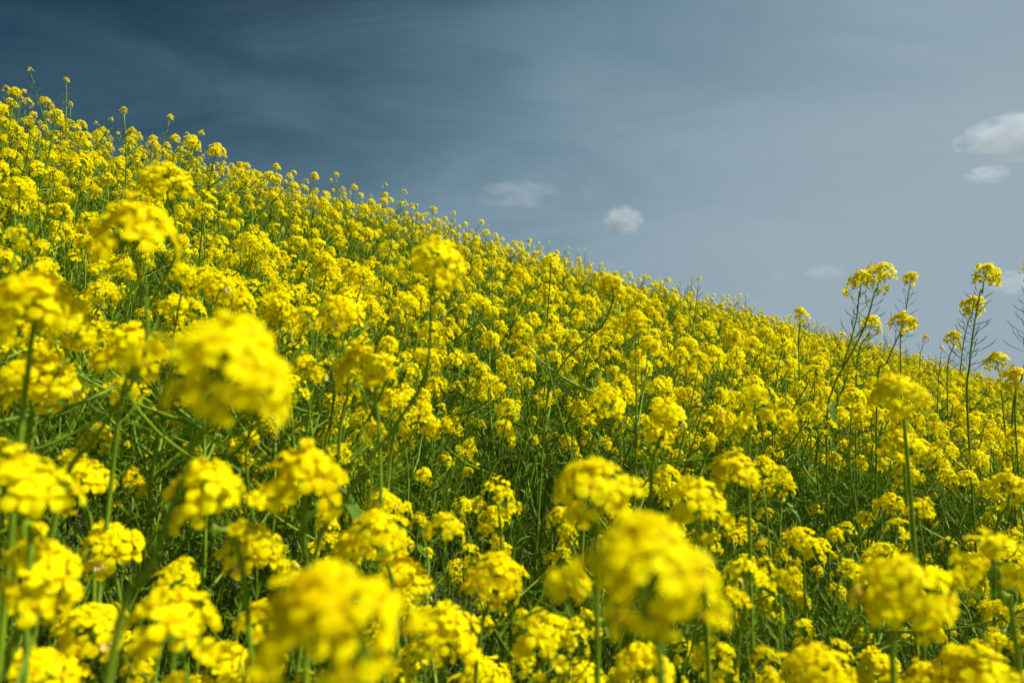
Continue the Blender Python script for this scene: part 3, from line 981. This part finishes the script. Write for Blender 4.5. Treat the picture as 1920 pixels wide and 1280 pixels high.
# ------------------------------------------------------------------ small clouds over the ridge
def cloud_material(name, density, seed, thr):
    m, t = new_mat(name)
    o = t.nodes.new('ShaderNodeOutputMaterial')
    tcn = t.nodes.new('ShaderNodeTexCoord')
    ln = t.nodes.new('ShaderNodeVectorMath'); ln.operation = 'LENGTH'
    t.links.new(tcn.outputs['Object'], ln.inputs[0])
    mp_ = t.nodes.new('ShaderNodeMapping'); mp_.inputs['Location'].default_value = (seed, seed * 1.7, 0)
    t.links.new(tcn.outputs['Object'], mp_.inputs[0])
    n = t.nodes.new('ShaderNodeTexNoise'); n.inputs['Scale'].default_value = 2.1; n.inputs['Detail'].default_value = 8; n.inputs['Roughness'].default_value = 0.58; n.inputs['Distortion'].default_value = 0.25
    t.links.new(mp_.outputs[0], n.inputs['Vector'])

    def mth(op, a, b, clamp=False):
        q = t.nodes.new('ShaderNodeMath'); q.operation = op; q.use_clamp = clamp
        for i, v in enumerate((a, b)):
            if isinstance(v, (int, float)):
                q.inputs[i].default_value = v
            else:
                t.links.new(v, q.inputs[i])
        return q.outputs[0]
    fall = mth('SUBTRACT', 1.0, mth('MULTIPLY', ln.outputs['Value'], ln.outputs['Value']))
    val = mth('ADD', mth('MULTIPLY', fall, 0.85), mth('MULTIPLY', mth('SUBTRACT', n.outputs['Fac'], 0.5), 3.2))
    val = mth('MULTIPLY', mth('SUBTRACT', val, thr), 2.2, True)
    val = mth('MULTIPLY', val, mth('GREATER_THAN', fall, 0.0))
    pv = t.nodes.new('ShaderNodeVolumePrincipled')
    pv.inputs['Color'].default_value = (0.66, 0.72, 0.77, 1)
    pv.inputs['Anisotropy'].default_value = 0.2
    t.links.new(mth('MULTIPLY', val, density), pv.inputs['Density'])
    t.links.new(pv.outputs[0], o.inputs['Volume'])
    return m


import bmesh
bmc = bmesh.new(); bmesh.ops.create_icosphere(bmc, subdivisions=3, radius=1.0)
CLOUDS = [
 (1167, 415, 40, 31, 0.045, 0.15, 6.4, 'small compact white cloud alone above the ridge'),
 (970, 363, 100, 36, 0.008, 0.48, 8.2, 'thin torn wisp of cloud left of the compact one'),
 (1108, 358, 36, 22, 0.0025, 0.32, 5.1, 'faint scrap of cloud between the wisp and the compact cloud'),
 (1908, 254, 112, 48, 0.024, 0.28, 61.7, 'largest cloud, grey-bottomed and cut by the right edge'),
 (1850, 327, 44, 18, 0.026, 0.12, 3.3, 'small flat cloud just below the largest one'),
 (1546, 511, 40, 17, 0.011, 0.22, 31.5, 'low flat cloudlet left of the twin flower heads'),
 (1458, 516, 16, 13, 0.007, 0.24, 41.0, 'tiniest cloudlet low over the ridge'),
 (1905, 530, 58, 26, 0.016, 0.18, 52.3, 'low cloud at the right edge beside the tallest flower head'),
]
for i, (px, py, w, h, dn, thr, sd, lab) in enumerate(CLOUDS):
    dist = 640.0 if 'just below' in lab else 900.0
    me = bpy.data.meshes.new('cloud'); bmc.to_mesh(me)
    me.materials.append(cloud_material('cloud_vapour', dn, sd, thr))
    o = bpy.data.objects.new('cloud', me); col.objects.link(o)
    o.location = at(px, py, dist)
    k = dist / 1280
    o.scale = (w * k, (w * 0.6 + h * 0.4) * k, h * k)
    o['label'] = lab; o['category'] = 'cloud'; o['group'] = 'small clouds over the ridge'
bmc.free()

# ------------------------------------------------------------------ two far birds
def bird(px, py, dist, span, yaw, label):
    mb = []
    fc = []
    def v(*p):
        mb.append(Vector(p) * span); return len(mb) - 1
    rings = [(0.30, 0.005), (0.24, 0.035), (0.10, 0.06), (-0.08, 0.055), (-0.20, 0.025)]
    for x, r in rings:
        for k in range(6):
            a = k * math.pi / 3
            v(x, math.cos(a) * r, math.sin(a) * r)
    for i in range(4):
        for k in range(6):
            fc.append((i * 6 + k, i * 6 + (k + 1) % 6, i * 6 + 6 + (k + 1) % 6, i * 6 + 6 + k))
    t0, t1, t2, t3 = v(-0.19, 0.015, 0.01), v(-0.36, 0.06, 0.0), v(-0.33, 0, 0), v(-0.36, -0.06, 0.0)
    t4 = v(-0.19, -0.015, 0.01)
    fc += [(t0, t1, t2), (t4, t2, t3), (t0, t2, t4)]
    for sgn in (-1, 1):
        a, b = v(0.13, sgn * 0.04, 0.02), v(-0.06, sgn * 0.04, 0.02)
        c, d = v(0.17, sgn * 0.25, 0.12), v(-0.03, sgn * 0.24, 0.11)
        e = v(0.04, sgn * 0.5, 0.06)
        a2, c2, e2 = v(0.12, sgn * 0.04, 0.0), v(0.16, sgn * 0.25, 0.10), v(0.03, sgn * 0.5, 0.055)
        fc += [(a, c, d, b), (c, e, d), (a2, b, d, c2), (c2, d, e2), (a, a2, c2, c), (c, c2, e2, e), (d, e, e2)]
    m, t = new_mat('dark_plumage')
    o_ = t.nodes.new('ShaderNodeOutputMaterial'); p_ = t.nodes.new('ShaderNodeBsdfPrincipled')
    n_ = t.nodes.new('ShaderNodeTexNoise'); n_.inputs['Scale'].default_value = 30
    r_ = t.nodes.new('ShaderNodeValToRGB'); r_.color_ramp.elements[0].color = (0.02, 0.02, 0.022, 1); r_.color_ramp.elements[1].color = (0.05, 0.045, 0.04, 1)
    t.links.new(n_.outputs['Fac'], r_.inputs['Fac']); t.links.new(r_.outputs['Color'], p_.inputs['Base Color']); t.links.new(p_.outputs[0], o_.inputs['Surface'])
    ob = add_mesh_object('bird', [tuple(p) for p in mb], fc, [m])
    ob.location = at(px, py, dist); ob.rotation_euler = (0.1, 0, yaw)
    ob['label'] = label; ob['category'] = 'bird'; ob['group'] = 'far birds in the sky'


bird(1429, 410, 62, 0.22, 0.5, 'dark speck of a bird high over the ridge, right of the compact cloud')
bird(1566, 467, 110, 0.22, 2.4, 'fainter speck of a bird lower down, nearer the twin flower heads')

print('heroes', len(HERO), 'individual', len(individual), 'rest', len(rest), 'flowers', n_flower, 'tufts', len(trec), 'objects', len(bpy.data.objects))
